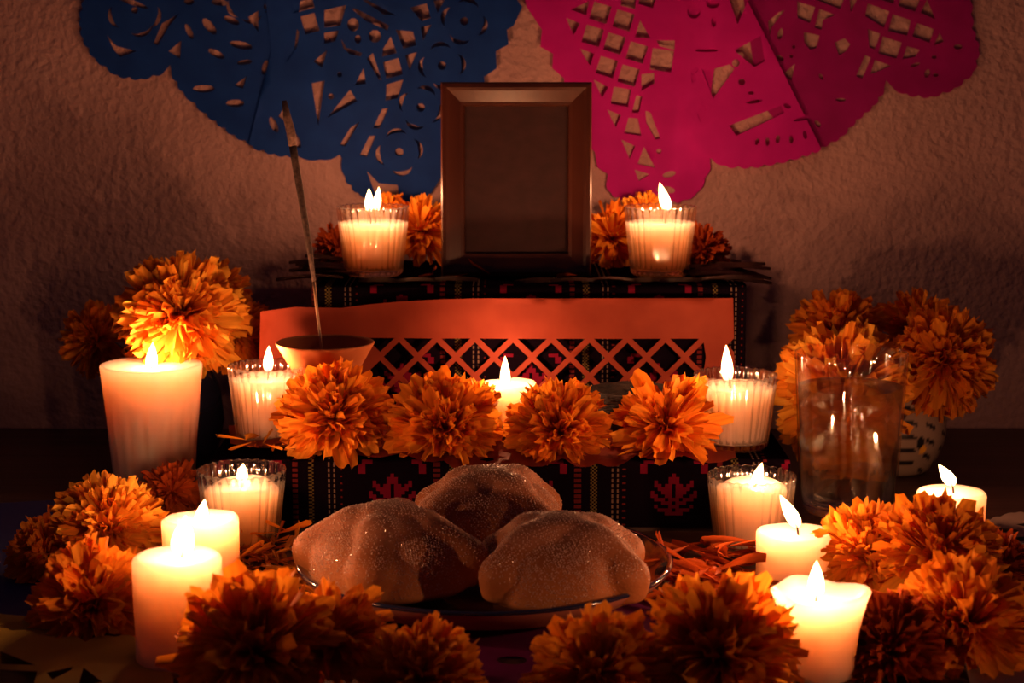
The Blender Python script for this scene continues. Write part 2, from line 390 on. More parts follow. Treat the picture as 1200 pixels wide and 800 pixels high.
# pink sheets
z4 = lambda p: sc(p, 600, 0, 3.333)
def sq(cx, cy, s=35, a=17):
    c, n = math.cos(R(a)), math.sin(R(a)); return z4([(cx + X*c - Y*n, cy + X*n + Y*c) for X, Y in ((-s,-s),(s,-s),(s,s),(-s,s))])
outP = [(606,UP),(612,-20),(617,8),(635,35),(633,55),(648,63),(647,80),(661,92),(661,120),(690,172),(697,178),(700,196),(712,204)] + \
       scallop([(711,212),(716,226),(735,235),(765,238),(800,234),(816,226),(826,208),(832,190)], 14, 3, 1) + [(834,100),(850,0),(845,UP)]
hP = [sq(*c) for c in ((345,50),(435,80),(315,140),(400,170),(487,205),(370,262),(455,295))] + [sq(585,235,42,8), sq(425,378,34,10)] + \
     [z4([(505,290),(555,285),(555,325),(505,355)]), z4([(485,372),(508,378),(495,440),(468,440)]), z4([(455,460),(490,462),(505,530),(438,520)]),
      z4([(230,38),(300,5),(290,60)]), z4([(212,70),(265,92),(240,138)]), z4([(265,190),(320,210),(305,258)]), z4([(318,310),(375,340),(352,380)]),
      z4([(372,428),(425,450),(405,498)]), z4([(427,545),(480,570),(460,620)]), z4([(515,572),(558,655),(490,640)]), z4([(478,662),(538,680),(495,705)]),
      z4([(500,80),(540,150),(480,145)]), z4([(565,158),(635,158),(635,195),(575,180)]), circ(784,204,8,3.5,-15), circ(782,222,9,4,10),
      z4([(520,432),(540,440),(578,540),(560,545),(525,480)]), z4([(425,-25),(485,-20),(480,35),(425,22)]), sq(350,-60), sq(440,-35), circ(772,222,3)]
hP += [sq(530,-5,30), sq(300,-40,28), circ(772,177,3)]
paper('papel_picado', outP, hP, wallproj(.012, .5), M['pink'], 'left pink cut tissue paper with square lattice holes beside frame')
outQ = [(800,UP),(797,20),(796,60),(798,140),(815,180)] + scallop([(834,186),(850,194),(880,195),(910,190),(940,182),(962,174)], 14, 3, 1) + [(915,80),(875,0),(850,UP)]
hQ = [z4([(740,270),(765,275),(850,252),(868,270),(785,385),(765,330)]), z4([(970,140),(985,240),(945,262),(868,197)]), z4([(848,490),(1050,412),(1062,440),(1000,470),(875,530)]),
      z4([(620,410),(645,420),(678,500),(660,498)]), z4([(745,388),(760,430),(735,478),(722,440)]), z4([(845,-10),(920,0),(880,95)]),
      circ(813,13,8,9), circ(789,14,3,7), circ(836,25,3,7), circ(862,74,4.5), circ(814,83,3,6,40), circ(813,92,3,5), circ(869,96,4,4,30), circ(880,109,3.5,2,0),
      circ(884,119,10,2,-10), circ(922,124,5,3,20), circ(940,139,11,2.2,-12), circ(899,166,2.5,5), circ(911,163,2.5,5,10), circ(887,166,2.5,4,20), circ(927,163,2.5,5), circ(943,158,2.5,5,-10),
      circ(835,5,8,5), circ(828,59,14,2.2,0)]
paper('papel_picado', outQ, hQ, wallproj(.021, 2.2), M['pink'], 'middle pink cut tissue paper with slanted straight right edge')
outS = [(845,UP),(868,-20),(880,60),(890,120),(935,170),(962,174)] + scallop([(962,172),(985,160),(1003,140),(1022,124),(1036,104)], 15, 3, 1) + [(1038,94)] + \
       scallop([(1045,102),(1062,110),(1090,113),(1118,103),(1140,84),(1146,58),(1138,34),(1136,0)], 15, 3, 1) + [(1140,-40),(1128,UP)]
z5 = lambda p: sc(p, 900, 0, 4.8)
hS = [z5(p) for p in ([(560,20),(680,65),(650,155),(545,90)], [(700,80),(800,115),(780,200),(675,175)], [(835,130),(930,165),(905,240),(810,205)],
      [(645,205),(750,240),(720,330),(620,300)], [(562,165),(630,190),(600,278),(570,265)], [(780,260),(850,280),(825,320),(755,332)], [(742,-10),(850,-5),(825,65),(730,35)],
      [(600,-40),(712,-40),(704,22),(620,-5)], [(890,0),(938,110),(855,72)], [(600,338),(692,370),(575,418)], [(545,310),(577,325),(530,442),(495,430)],
      [(962,185),(985,235),(930,255)], [(165,10),(265,40),(235,130),(165,100)], [(290,50),(378,85),(310,112),(300,168),(262,155)], [(200,180),(290,200),(270,270),(235,280),(205,240)],
      [(375,240),(430,215),(462,250),(440,285),(400,312)], [(280,-30),(428,-10),(405,50),(270,0)], [(85,415),(150,358),(130,455)], [(0,120),(60,70),(95,55),(20,150),(8,200)],
      [(460,0),(500,-5),(465,70)], [(740,-110),(850,-80),(842,-30),(745,-50)], [(610,-130),(715,-110),(705,-65),(600,-80)], [(440,-100),(560,-100),(540,-40)])]
hS += [circ(914,40,3,7,15), circ(1072,76,6,2,-20), circ(1122,55,5,3,0), circ(1094,67,3,2,0), circ(1086,86,3,5,20), circ(914,68,5,2.5,30), circ(935,126,10,2.5,45), circ(958,145,5,2.5,50),
       circ(962,90,4,2,60), circ(927,66,2), circ(930,55,2), circ(985,117,6,2), circ(1096,88,3,2)]
paper('papel_picado', outS, hS, wallproj(.007, 3.1), M['pink_shaded'], 'right pink cut tissue paper with painted-in shade and rounded scalloped lobe')

# orange lattice paper hanging on the upper step
outO = [(309,361),(345,359),(400,361),(430,357),(470,353),(520,350),(560,349),(700,349),(859,349),(860,396),(852,404),(860,412),(862,500),(309,500)]
hO = []
per, X0 = 44.6, 400.6
for j in range(0, 5):
    for i in range(0, 11):
        cx = X0 + per * i + (per/2 if j % 2 else 0); cy = 396 + 22 * j
        hw, hh = 18, 17.5
        pts = [(cx, cy-hh), (cx+hw, cy), (cx, cy+hh), (cx-hw, cy)]
        if j == 0: pts = [(cx-hw+1, 396), (cx+hw-1, 396), (cx, 396+hh-1)]
        pts = [(min(max(x, 420), 827), y) for x, y in pts]
        if max(p[0] for p in pts) - min(p[0] for p in pts) > 9 and not (cx < 428 or cx > 832): hO.append(pts)
def oproj(u, v):
    p = at(u, v, 1.728)
    p.y += -.004 * math.sin(p.x*9+1) - .003*noise.noise(Vector((p.x*20, p.z*20, 0))) - (.02*max(0, (-.17-p.x)/.05)**2 if p.x < -.17 else 0) - max(0, .10 - p.z) * .35
    return p
paper('papel_picado', outO, hO, oproj, M['orange'], 'orange cut tissue band with diamond lattice on upper step front')
# orange scalloped paper lying on the lower step under the garland
front = scallop([(862,536),(800,537),(745,536),(700,539),(660,538),(610,541),(560,541),(520,539),(470,535),(420,533),(370,531),(330,528),(270,525)], 46, 3, -1)
outG = [(268,505),(860,505)] + front
def gproj(u, v):
    p = on(u, v, .0645)
    if p.y < 1.556: p.z -= (1.556 - p.y) * .35
    p.z += .002 * (1 + math.sin(p.x * 60)) + (.004 if p.x < -.19 else 0)
    return p
paper('scalloped_tissue', outG, [], gproj, M['orange'], 'orange tissue with scalloped edge under the marigolds on lower step', step=12, cat='paper')

def tproj(z0, amp, f=22, ph=0):
    def g(u, v):
        p = on(u, v, z0); p.z += amp * (1 + math.sin(p.x * f + ph) * math.cos(p.y * f * .8 + ph)); return p
    return g
paper('tissue_sheet', [(-160,600),(60,588),(150,596),(165,650),(150,735),(60,752),(-160,760)], [], tproj(.001, .0015), M['navy'], 'dark blue tissue sheet lying on table at far left', step=24, cat='paper')
yo = [(-140,735),(0,722)] + scallop([(30,726),(60,740),(100,752),(135,748),(165,756),(195,782),(210,830)], 30, 4, -1) + [(200,900),(-140,900)]
yh = [[(0,768),(18,774),(42,785),(2,783)], [(55,797),(85,788),(84,792),(62,806)], [(98,788),(120,804),(92,812)], [(0,790),(44,795),(40,812),(0,808)], circ(140,812,14,6,20), circ(60,835,20,7,10), circ(10,850,14,8), circ(110,860,16,8)]
paper('papel_picado', yo, yh, tproj(.004, .003, 40, 1), M['yellow'], 'yellow cut tissue paper on table at lower left corner', step=12)
wo = scallop([(1120,612),(1150,612),(1172,606),(1190,602),(1215,606),(1300,610)], 14, 2, -1) + [(1340,700),(1330,860),(1150,860),(1110,700)]
wh = [circ(1178,624,16,2.4,3), circ(1164,631,9,1.8,0), circ(1196,636,16,3,-3), circ(1187,652,16,4,-4), [(1190,616),(1230,612),(1215,622)], circ(1225,650,18,4), circ(1230,685,18,8), circ(1192,700,14,6), circ(1200,740,14,8), circ(1175,735,10,5), circ(1245,630,14,3)]
paper('papel_picado', wo, wh, tproj(.002, .002, 30, 2), M['pale'], 'pale cut tissue paper on table at right edge behind marigolds', step=14)
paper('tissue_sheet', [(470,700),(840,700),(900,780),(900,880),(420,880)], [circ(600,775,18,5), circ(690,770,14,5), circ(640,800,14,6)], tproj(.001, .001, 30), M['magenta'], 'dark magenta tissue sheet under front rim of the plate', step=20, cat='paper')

# ------------------------------------------------------------------ candles
def flame(root, base, tip, width, light=True, power=1.0, wick_from=None):
    """base, tip in the root's own space"""
    base, tip = Vector(base), Vector(tip); d = tip - base; n = 16
    pts = [base + d * (i / n) + Vector((0, 0, 0)) for i in range(n + 1)]
    prof = [max(.02, math.sin(math.pi * min(1, (i / n) ** .62)) ** .8 * (1 if i < n * .35 else 1)) for i in range(n + 1)]
    rads = [width / 2 * p for p in prof]; rads[0] = width * .08; rads[-1] = width * .015
    if wick_from is not None:
        wf = Vector(wick_from); mid = base + d * .22
        tube('wick', [wf, wf.lerp(mid, .5) + Vector((.0006, 0, 0)), mid], [.0009, .0009, .0007], M['wick'], root, 6)
        wk = root.children[-1] if root.children[-1].name.startswith('wick') else [o for o in root.children if o.name.startswith('wick')][-1]
        tube('flame', pts, rads, M['flame'], wk, 14)
    if light:
        ld = bpy.data.lights.new('flame_light', 'POINT'); ld.energy = POWER * power; ld.color = FLAME_COL; ld.shadow_soft_size = .004
        lo = bpy.data.objects.new('flame_light', ld); col.objects.link(lo); lo.parent = root; lo.location = base + d * .72
def wax_body(root, r0, r1, h0, h1, dip=.002, rough=.0006, flare=0, seed=0, melt=None, rim=.003, flutes=None):
    """r0 at h0 (bottom) to r1 at h1 (top), a shallow pool round the wick"""
    prof = [(0, h0), (r0*.5, h0), (r0 - .001, h0), (r0, h0 + .001)]
    for i in range(1, 14):
        t = i / 14; prof.append((r0 + (r1 - r0) * t + flare * t**4, h0 + (h1 - rim - h0) * t))
    rt = r1 + flare
    for a in (0, 30, 60, 90): prof.append((rt - rim + rim*math.cos(R(a)), h1 - rim + rim*math.sin(R(a))))
    ntop = len(prof)
    for q in (.84, .72, .55, .38, .22, .1, 0): prof.append(((rt - rim) * q, h1 - dip * (1 - q**4)))
    def fn(r, z, a, k):
        nz = noise.noise(Vector((math.cos(a)*1.3 + seed*7, math.sin(a)*1.3, z*25)))
        rr = r + (rough * nz * 2 if r > .002 else 0)
        t = (z - h0) / (h1 - h0)
        zz = z
        if k >= 16 and melt: zz = z + melt * (math.sin(a*2 + seed) * .5 + noise.noise(Vector((math.cos(a)*1.2, math.sin(a)*1.2, seed))) * 1.2) * min(1, r / rt) ** 2
        if flutes and 2 < k < ntop - 4:
            g = max(0, min(1, (.72 - t) / .12)) * max(0, min(1, (t) / .05)); rr -= g * .0034 * (1 - abs(math.sin(a * flutes / 2)) ** .6)
        return rr, zz
    return lathe('wax', prof, M['wax'], root, 96 if flutes else 64, fn)
def votive(u, v, Y, z, H, RR, label, fl, waxh=.72, light=1.0, seed=0, melt=None, group='glass votive candles', inner=1.0):
    c = at(u, v, Y); root = empty('votive_candle', (c.x, Y, z), label, 'candle', group)
    Rb = RR * .80; th = .0017
    outer = [(0, 0), (Rb - .003, 0), (Rb, .003)] + [(Rb + (RR - Rb) * t, .003 + (H - .004) * t) for t in (.1,.25,.4,.55,.7,.85,.94,1)]
    innerp = [(RR - th*.5, H), (RR - th, H - .0012)] + [(Rb + (RR - Rb) * t - th*1.35, .007 + (H - .009) * t) for t in (.85,.7,.55,.4,.25,.1,.0)] + [(Rb*.6, .006), (0, .006)]
    n = 28
    def fn(r, z_, a, k):
        if k > len(outer) and r > Rb * .9: return r - .0009 * (0.5 + 0.5*math.cos(a*n)), z_
        if k >= len(outer) - 1 and z_ > H - .004: return r, z_ + .0005*math.cos(a*n)
        return r + (.00035*math.cos(a*n) if r > Rb*.95 else 0), z_
    lathe('glass', outer + innerp, M['glass'], root, n * 8, fn)
    h1 = H * waxh
    rb, rt = (Rb - th*1.35 - .0010), (Rb + (RR - Rb) * waxh - th*1.35 - .0010) * inner
    wax_body(root, rb, rt, .0062, h1, dip=.0025, seed=seed, melt=melt, rim=.0015 if melt is None else .003)
    for i, (bu, bv, tu, tv, wd) in enumerate(fl):
        b = at(bu, bv, Y) - root.location; t = at(tu, tv, Y) - root.location
        flame(root, b, t, wd, light=True, power=light / len(fl), wick_from=(b.x*.6, 0, h1 - .003))
    return root
px = 1.0
votive(437, 243, 1.82, .1870, .0665, .0350, 'glass votive candle with twin flame on upper step left of frame', [(433,248,432.5,221,.0085), (441,247,444,219,.0075)], .78, 1.25, seed=1)
votive(774, 245, 1.82, .1870, .0665, .0350, 'glass votive candle with leaning flame on upper step right of frame', [(783,248,773,214,.0105)], .78, 1.25, seed=2)
votive(313, 427, 1.63, .0625, .0690, .0345, 'glass votive candle beside the clay bowl on lower step', [(314,436,315,405,.0085)], .84, seed=3)
votive(862, 440, 1.61, .0625, .0650, .0360, 'tall-flamed glass votive candle at right end of lower step', [(853,448,851,404,.0100)], .84, seed=4)
votive(283, 553, 1.50, .0022, .0660, .0360, 'glass votive with low flame on table left of the bread', [(283,566,285,543,.0090)], .80, seed=5, melt=.0035, inner=.95)
votive(881, 557, 1.48, .0022, .0660, .0355, 'glass votive with ragged wax on table right of the bread', [(885,570,893,542,.0085)], .88, seed=6, melt=.0035, inner=.90)

def pillar(u, v, Y, z, RR, label, fl, power=1.0, flare=0, melt=None, seed=0, dip=.003, base_r=None, rim=.003, name='pillar_candle'):
    c = at(u, v, Y); root = empty(name, (c.x, Y, z), label, 'candle', 'bare pillar candles')
    h = c.z - z
    wax_body(root, base_r or RR, RR - flare, 0, h, dip=dip, seed=seed, melt=melt, flare=flare, rim=rim)
    bu, bv, tu, tv, wd = fl
    b = at(bu, bv, Y) - root.location; t = at(tu, tv, Y) - root.location
    flame(root, b, t, wd, power=power, wick_from=(b.x, 0, h - dip - .001))
    return root
pillar(207, 650, 1.21, .0015, .0290, 'large white pillar candle nearest the camera on the left', (212,652,218,604,.0150), seed=11, dip=.0015, rim=.004)
pillar(235, 606, 1.36, .0015, .0283, 'white pillar candle between front left pillar and glass votive', (234,616,240,585,.0095), seed=12, dip=.004, melt=.002)
pillar(597, 447, 1.66, .0645, .0238, 'short white candle in front of orange lattice between marigolds', (592,456,592,417,.0090), seed=13, melt=.001)
pillar(931, 622, 1.38, .0015, .0287, 'white pillar candle with left-leaning flame before glass votive', (936,618,914,580,.0100), seed=14, melt=.001, dip=.003)
pillar(962, 690, 1.19, .0015, .0320, 'flared white pillar candle with torn rim at front right', (956,702,957,657,.0105), seed=15, melt=.004, flare=.0060, base_r=.0225, dip=.008, rim=.0025)
pillar(1115, 575, 1.50, .0015, .0277, 'short white candle at far right beside painted vase', (1118,569,1100,544,.0100), seed=16, dip=.002)
# two unseen candles in front: right one inferred, left one added to brighten flowers
pillar(60, 1080, .88, .0015, .0270, 'added pillar candle below the left edge of view, lighting front flowers', (60,1084,62,1030,.010), seed=21, power=.6)
pillar(1440, 930, .99, .0015, .0270, 'white pillar candle on table beyond the lower right corner', (1440,934,1442,886,.010), seed=22, power=1.0)
c = at(177, 427, 1.70); root = empty('fluted_candle', (c.x, 1.70, .0008), 'tall white tapered candle with fluted lower half at left', 'candle')
wax_body(root, .0355, .0462, 0, c.z, dip=.004, flutes=20, rim=.002, seed=17)
b = at(177, 434, 1.70) - root.location; t = at(179, 401, 1.70) - root.location
flame(root, b, t, .0105, power=1.0, wick_from=(b.x, 0, c.z - .006))

# ------------------------------------------------------------------ picture frame
fw, fh, dp = .1430, .1845, .016
yb = 1.806
root = empty('picture_frame', (at(605, 328, yb).x, yb, .1872), 'empty brown wooden picture frame standing between two votive candles', 'picture frame')
root.rotation_euler = (R(-3.5), 0, 0)
prof = [(0, 0, .012), (0, -.010, .0), (.0015, -.0125, 0), (.005, -.0135, 0), (.008, -.0125, 0), (.0185, -.0065, 0), (.0215, -.0060, 0), (.0225, -.0045, 0), (.0225, .002, 0), (0, .002, 0)]
prof = [(a, b) for a, b, _ in prof][1:]
corners = [(-fw/2, 0), (fw/2, 0), (fw/2, fh), (-fw/2, fh)]; dirs = [(1,1), (-1,1), (-1,-1), (1,-1)]
for k in range(4):
    (x0, z0), (x1, z1) = corners[k], corners[(k+1) % 4]; d0, d1 = dirs[k], dirs[(k+1) % 4]
    vs = [(x0 + a*d0[0], b, z0 + a*d0[1]) for a, b in prof] + [(x1 + a*d1[0], b, z1 + a*d1[1]) for a, b in prof]
    n = len(prof); fs = [(i, (i+1) % n, n + (i+1) % n, n + i) for i in range(n)] + [tuple(range(n))[::-1], tuple(range(n, 2*n))]
    me = pydata('frame_rail', vs, fs); bm = bmesh.new(); bm.from_mesh(me); bmesh.ops.recalc_face_normals(bm, faces=bm.faces); bm.to_mesh(me); bm.free()
    link('frame_rail', me, M['frame'], root, smooth=False)
box('backing_board', (-fw/2+.020, -.001, .020), (fw/2-.020, .0018, fh-.020), M['backing'], root, 0)
vs = [(-.025, .002, .12), (.025, .002, .12), (.035, .062, 0.004), (-.035, .062, 0.004)]
link('easel_stand', pydata('easel_stand', vs + [(a, b + .002, c) for a, b, c in vs], [(0,1,2,3),(7,6,5,4),(0,4,5,1),(1,5,6,2),(2,6,7,3),(3,7,4,0)]), M['backing'], root, False)

# ------------------------------------------------------------------ marigolds
def petal_mesh(seed, L_=1.0, W=.30):
    q = random.Random(seed); nu, nv = 5, 4; W = .27; vs, fs = [], []
    curl = q.uniform(-.25, .5); tw = q.uniform(-.5, .5); ph = q.uniform(0, 6.28); amp = q.uniform(.03, .08); tips = [q.uniform(-.09, .06) for _ in range(nv+1)]
    ch = q.uniform(.15, .6); W *= q.uniform(.65, 1.1)
    for i in range(nu + 1):
        t = i / nu; wd = W * (.16 + .84 * math.sin(min(1, t * 1.12) * math.pi * .56) ** 1.4) * (1 if t < .9 else .93)
        for j in range(nv + 1):
            s = j / nv * 2 - 1; a = tw * t
            x = s * wd / 2; z = ch * (s * s) * wd * .5 + amp * t * math.sin(s * 4.2 + ph) - curl * t * t * .5
            x, z = x * math.cos(a) - (z) * math.sin(a), x * math.sin(a) + z * math.cos(a)
            vs.append((x, L_ * t + (tips[j] - .035 * s * s if i == nu else 0), z))
    for i in range(nu):
        for j in range(nv):
            k = i*(nv+1)+j; fs.append((k, k+1, k+nv+2, k+nv+1))
    return pydata('petal', vs, fs)
PET = {}
for key, sd in (('petal', 0), ('petal_y', 50), ('petal_r', 100)):
    PET[key] = []
    for i in range(9):
        me = petal_mesh(sd + i); me.materials.append(M[key]); me.polygons.foreach_set('use_smooth', [True]*len(me.polygons)); PET[key].append(me)
def petal_matrix(d, axis, length, roll, start):
    d = d.normalized(); n = (axis - d * axis.dot(d))
    n = n.normalized() if n.length > 1e-3 else d.orthogonal().normalized()
    x = d.cross(n).normalized(); m = Matrix((x, d, n)).transposed().to_4x4()
    return Matrix.Translation(d * start) @ m @ Matrix.Rotation(roll, 4, 'Y') @ Matrix.Scale(length, 4)
def core_mesh(key, seed):
    q = random.Random(seed); vs, fs = [], []
    for k in range(110):
        th = math.acos(q.uniform(-.3, 1)); ph = q.uniform(0, 6.28)
        d = Vector((math.sin(th)*math.cos(ph), math.sin(th)*math.sin(ph), math.cos(th)))
        mt = petal_matrix(d, Vector((0,0,1)), q.uniform(.45, .74), q.uniform(-1, 1), 0); src = PET[key][q.randrange(9)]
        b = len(vs); vs += [mt @ v.co for v in src.vertices]; fs += [tuple(b + i for i in p.vertices) for p in src.polygons]
    me = pydata('floret_core', vs, fs); me.materials.append(M[key]); me.polygons.foreach_set('use_smooth', [True]*len(me.polygons)); return me
CORE = {k: [core_mesh(k, 5 + i) for i in range(2)] for k in PET}
def calyx_mesh():
    vs, fs = [], []; seg = 10
    for i, (r, z) in enumerate([(.03,-.62),(.05,-.55),(.16,-.42),(.24,-.22),(.26,-.05)]):
        for s in range(seg): a = 2*math.pi*s/seg; vs.append((r*math.cos(a), r*math.sin(a), z))
    for i in range(4):
        for s in range(seg): t = (s+1) % seg; fs.append((i*seg+s, i*seg+t, (i+1)*seg+t, (i+1)*seg+s))
    me = pydata('calyx', vs, fs); me.materials.append(M['green']); return me
CAL = calyx_mesh()
def marigold(u, v, Y, RR, label, axis=(0,-.8,.6), key='petal', n=150, group='marigold blossoms', seed=None, zmin=.002, cmin=-.30, long=1.0, stem=None, flat=1.0):
    q = random.Random(seed if seed is not None else u * 13 + v)
    c = at(u, v, Y); A = Vector(axis).normalized()
    root = empty('marigold', c, label, 'flower', group)
    root.rotation_mode = 'QUATERNION'; root.rotation_quaternion = Vector((0,0,1)).rotation_difference(A)
    Z = Vector((0,0,1))
    o = bpy.data.objects.new('floret_core', CORE[key][q.randrange(2)]); o.parent = root; o.scale = (RR,)*3; o.rotation_euler = (0,0,q.uniform(0,6)); o['kind'] = 'stuff'; col.objects.link(o)
    o = bpy.data.objects.new('calyx', CAL); o.parent = root; o.scale = (RR,)*3; col.objects.link(o)
    ga = 2.399963; n = min(290, int(n * 1.4))
    for k in range(n):
        cz = 1 - (k + .5) / n * (1 - cmin); th = math.acos(cz) + q.gauss(0, .10); ph = k * ga + q.gauss(0, .25)
        d = Vector((math.sin(th)*math.cos(ph), math.sin(th)*math.sin(ph), math.cos(th)*flat))
        ln = RR * q.uniform(.80, 1.10) * (.86 + .14 * math.sin(th)) * (long if q.random() < .3 else 1)
        tip = c + root.rotation_quaternion @ (d.normalized() * ln)
        if tip.z < zmin: continue
        o = bpy.data.objects.new('petal', PET[key][q.randrange(9)])
        o.parent = root; o.matrix_local = petal_matrix(d, Z, ln, q.gauss(0, .55), RR * .02)
        col.objects.link(o)
    if stem:
        inv = root.rotation_quaternion.inverted(); s = Vector(stem)
        e = inv @ (s - c); tube('stem', [Vector((0,0,-.5*RR)), Vector((0,0,-.5*RR)).lerp(e, .5), e], [.0022, .0022, .0022], M['green'], root, 7)
    return root
# garland along the lower step
marigold(392, 492, 1.590, .0490, 'orange marigold with yellow top below the clay bowl', (-.1,-.85,.5), n=170, cmin=-.2, zmin=.066)
marigold(372, 455, 1.640, .0260, 'small yellow-orange marigold peeking above leftmost garland marigold', (0,-.5,.8), 'petal_y', n=80)
marigold(520, 503, 1.582, .0490, 'wide orange marigold left of the short center candle', (.05,-.9,.4), n=180, cmin=-.2, zmin=.066)
marigold(656, 507, 1.582, .0450, 'orange marigold below and right of the short center candle', (-.1,-.85,.5), n=160, cmin=-.2, zmin=.066)
marigold(553, 472, 1.632, .0240, 'small orange marigold just left of the short center candle', (.2,-.6,.8), 'petal_y', n=80)
marigold(782, 503, 1.585, .0450, 'loose-petalled orange marigold beside right votive on lower step', (-.1,-.7,.6), n=90, long=1.2, cmin=-.2, zmin=.066)
# upper step
G2 = 'marigolds on the upper step'
marigold(492, 272, 1.90, .0350, 'orange marigold tucked between left upper votive and frame', (0,-.7,.7), n=80, group=G2, long=1.2)
marigold(396, 291, 1.905, .0260, 'dim orange marigold left of left upper votive', (-.3,-.7,.6), 'petal_r', n=80, group=G2)
marigold(455, 252, 1.915, .0240, 'orange marigold hidden behind the left upper votive', (0,-.7,.7), n=60, group=G2)
marigold(717, 279, 1.90, .0350, 'orange marigold tucked between frame and right upper votive', (0,-.7,.7), n=90, group=G2, long=1.2)
marigold(755, 250, 1.915, .0240, 'yellow marigold behind the right upper votive rim', (0,-.6,.8), 'petal_y', n=70, group=G2)
marigold(820, 295, 1.90, .0300, 'dim orange marigold right of right upper votive', (.3,-.7,.5), 'petal_r', n=100, group=G2)
# back left cluster in a dark pot
G3 = 'marigolds in the back left pot'
lv = at(205, 450, 1.81); rv = at(1050, 450, 1.79)
stL = (lv.x, 1.81, .085); stR = (rv.x, 1.79, .085)
marigold(214, 372, 1.765, .0590, 'bright golden marigold facing forward above the fluted candle', (.1,-.85,.55), 'petal_y', n=200, group=G3, stem=stL)
marigold(116, 398, 1.83, .0370, 'dim orange marigold at left end of back left bunch', (-.5,-.8,.3), n=130, group=G3, stem=stL)
marigold(276, 392, 1.82, .0400, 'orange marigold at right end of back left bunch', (.5,-.8,.2), n=130, group=G3, stem=stL)
marigold(250, 345, 1.86, .0360, 'dim marigold behind the golden one in back left bunch', (.2,-.5,.8), n=110, group=G3, stem=stL)
G4 = 'marigolds in the painted vase'
marigold(986, 462, 1.712, .0630, 'broad orange marigold seen above and through the water glass', (-.45,-.85,.25), 'petal_y', n=190, group=G4, stem=stR)
marigold(1102, 425, 1.765, .0520, 'orange marigold facing right above the painted vase', (.5,-.8,.1), n=190, group=G4, stem=stR)
marigold(982, 392, 1.81, .0460, 'orange marigold just above the water glass rim at back', (-.2,-.6,.7), n=150, group=G4, stem=stR)
marigold(1075, 385, 1.84, .0340, 'spiky orange marigold at top of the painted vase bunch', (.3,-.5,.9), n=110, group=G4, long=1.25, stem=stR)
# front left
G5 = 'marigolds on the table at the left'
marigold(128, 622, 1.42, .0440, 'yellow-orange marigold on table below the fluted candle', (.3,-.5,.8), 'petal_y', n=190, group=G5)
marigold(58, 650, 1.42, .0330, 'dim orange marigold at far left edge of table cluster', (-.5,-.6,.6), n=140, group=G5)
marigold(110, 708, 1.29, .0440, 'dark orange marigold left of the front left pillar candle', (0,-.9,.4), n=190, group=G5)
marigold(202, 578, 1.60, .0270, 'small dried red marigold at foot of the fluted candle', (.2,-.6,.7), 'petal_r', n=100, group=G5, long=1.2)
# front centre
G6 = 'marigolds along the front edge'
marigold(300, 765, 1.13, .0480, 'large orange marigold right of front left pillar candle', (0,-.5,.9), n=180, group=G6, long=1.15)
marigold(385, 752, 1.16, .0360, 'orange marigold touching left front rim of the plate', (.2,-.4,.9), n=130, group=G6, long=1.25)
marigold(492, 800, 1.12, .0400, 'orange marigold low at bottom, left of center', (.1,-.5,.85), n=150, group=G6)
marigold(842, 770, 1.14, .0500, 'large orange marigold left of the flared front pillar', (.1,-.5,.85), n=190, group=G6, long=1.1)
marigold(700, 795, 1.12, .0440, 'orange marigold low at bottom, right of center', (-.2,-.5,.85), n=160, group=G6)
# right
G7 = 'marigolds on the table at the right'
marigold(1018, 656, 1.37, .0440, 'orange marigold below the water glass, right of leaning-flame pillar', (-.3,-.5,.8), n=180, group=G7)
marigold(1096, 655, 1.33, .0480, 'dark orange marigold in front of far right short candle', (.1,-.4,.9), n=180, group=G7)
marigold(1130, 735, 1.22, .0480, 'large marigold in lower right corner of the altar', (.1,-.7,.7), n=200, group=G7)
marigold(1045, 765, 1.20, .0400, 'reddish marigold right of the flared front pillar', (-.3,-.8,.5), 'petal_r', n=170, group=G7)
marigold(1172, 668, 1.36, .0300, 'small dim marigold near right edge on pale paper', (.4,-.6,.6), 'petal_r', n=110, group=G7)

# loose petals
def drift(n, area, group, label, key='petal', z0=.003, lift=.016, size=(.020,.036)):
    for k in range(n):
        u = rnd.uniform(area[0], area[1]); v = rnd.uniform(area[2], area[3])
        p = on(u, v, z0)
        o = bpy.data.objects.new('loose_petal', PET[key][rnd.randrange(9)]); col.objects.link(o)
        s = rnd.uniform(*size); p.z = z0 + .002 + rnd.random()**2 * lift
        o.matrix_world = Matrix.Translation(p) @ Matrix.Rotation(rnd.uniform(0, 6.28), 4, 'Z') @ Matrix.Rotation(rnd.gauss(0, .25), 4, 'X') @ Matrix.Rotation(rnd.gauss(0, .5), 4, 'Y') @ Matrix.Diagonal((s*.8, s, s, 1))
        tag(o, label, 'petal', group)
drift(150, (268, 352, 652, 712), 'loose petals left of the plate', 'loose orange marigold petal in the drift left of bread plate', lift=.022)
drift(110, (770, 888, 655, 712), 'loose petals right of the plate', 'loose reddish marigold petal in the drift right of bread plate', 'petal_r', lift=.024, size=(.026,.044))
drift(24, (700, 850, 510, 528), 'loose petals on the lower step', 'loose orange petal on tissue at right end of lower step', z0=.066, lift=.006)
drift(14, (280, 345, 515, 527), 'loose petals beside the left votive', 'loose orange petal at foot of votive beside clay bowl', z0=.068, lift=.004)
drift(30, (1060, 1190, 640, 700), 'loose petals at the right edge', 'loose dark red petal between marigolds at right edge', 'petal_r', lift=.006)
drift(26, (480, 700, 290, 327), 'loose petals on the upper step', 'loose dried petal on upper step around the picture frame', 'petal_r', z0=.188, lift=.004)
drift(18, (150, 230, 560, 600), 'loose petals by the fluted candle', 'loose dried red petal at foot of the fluted candle', 'petal_r', lift=.008)
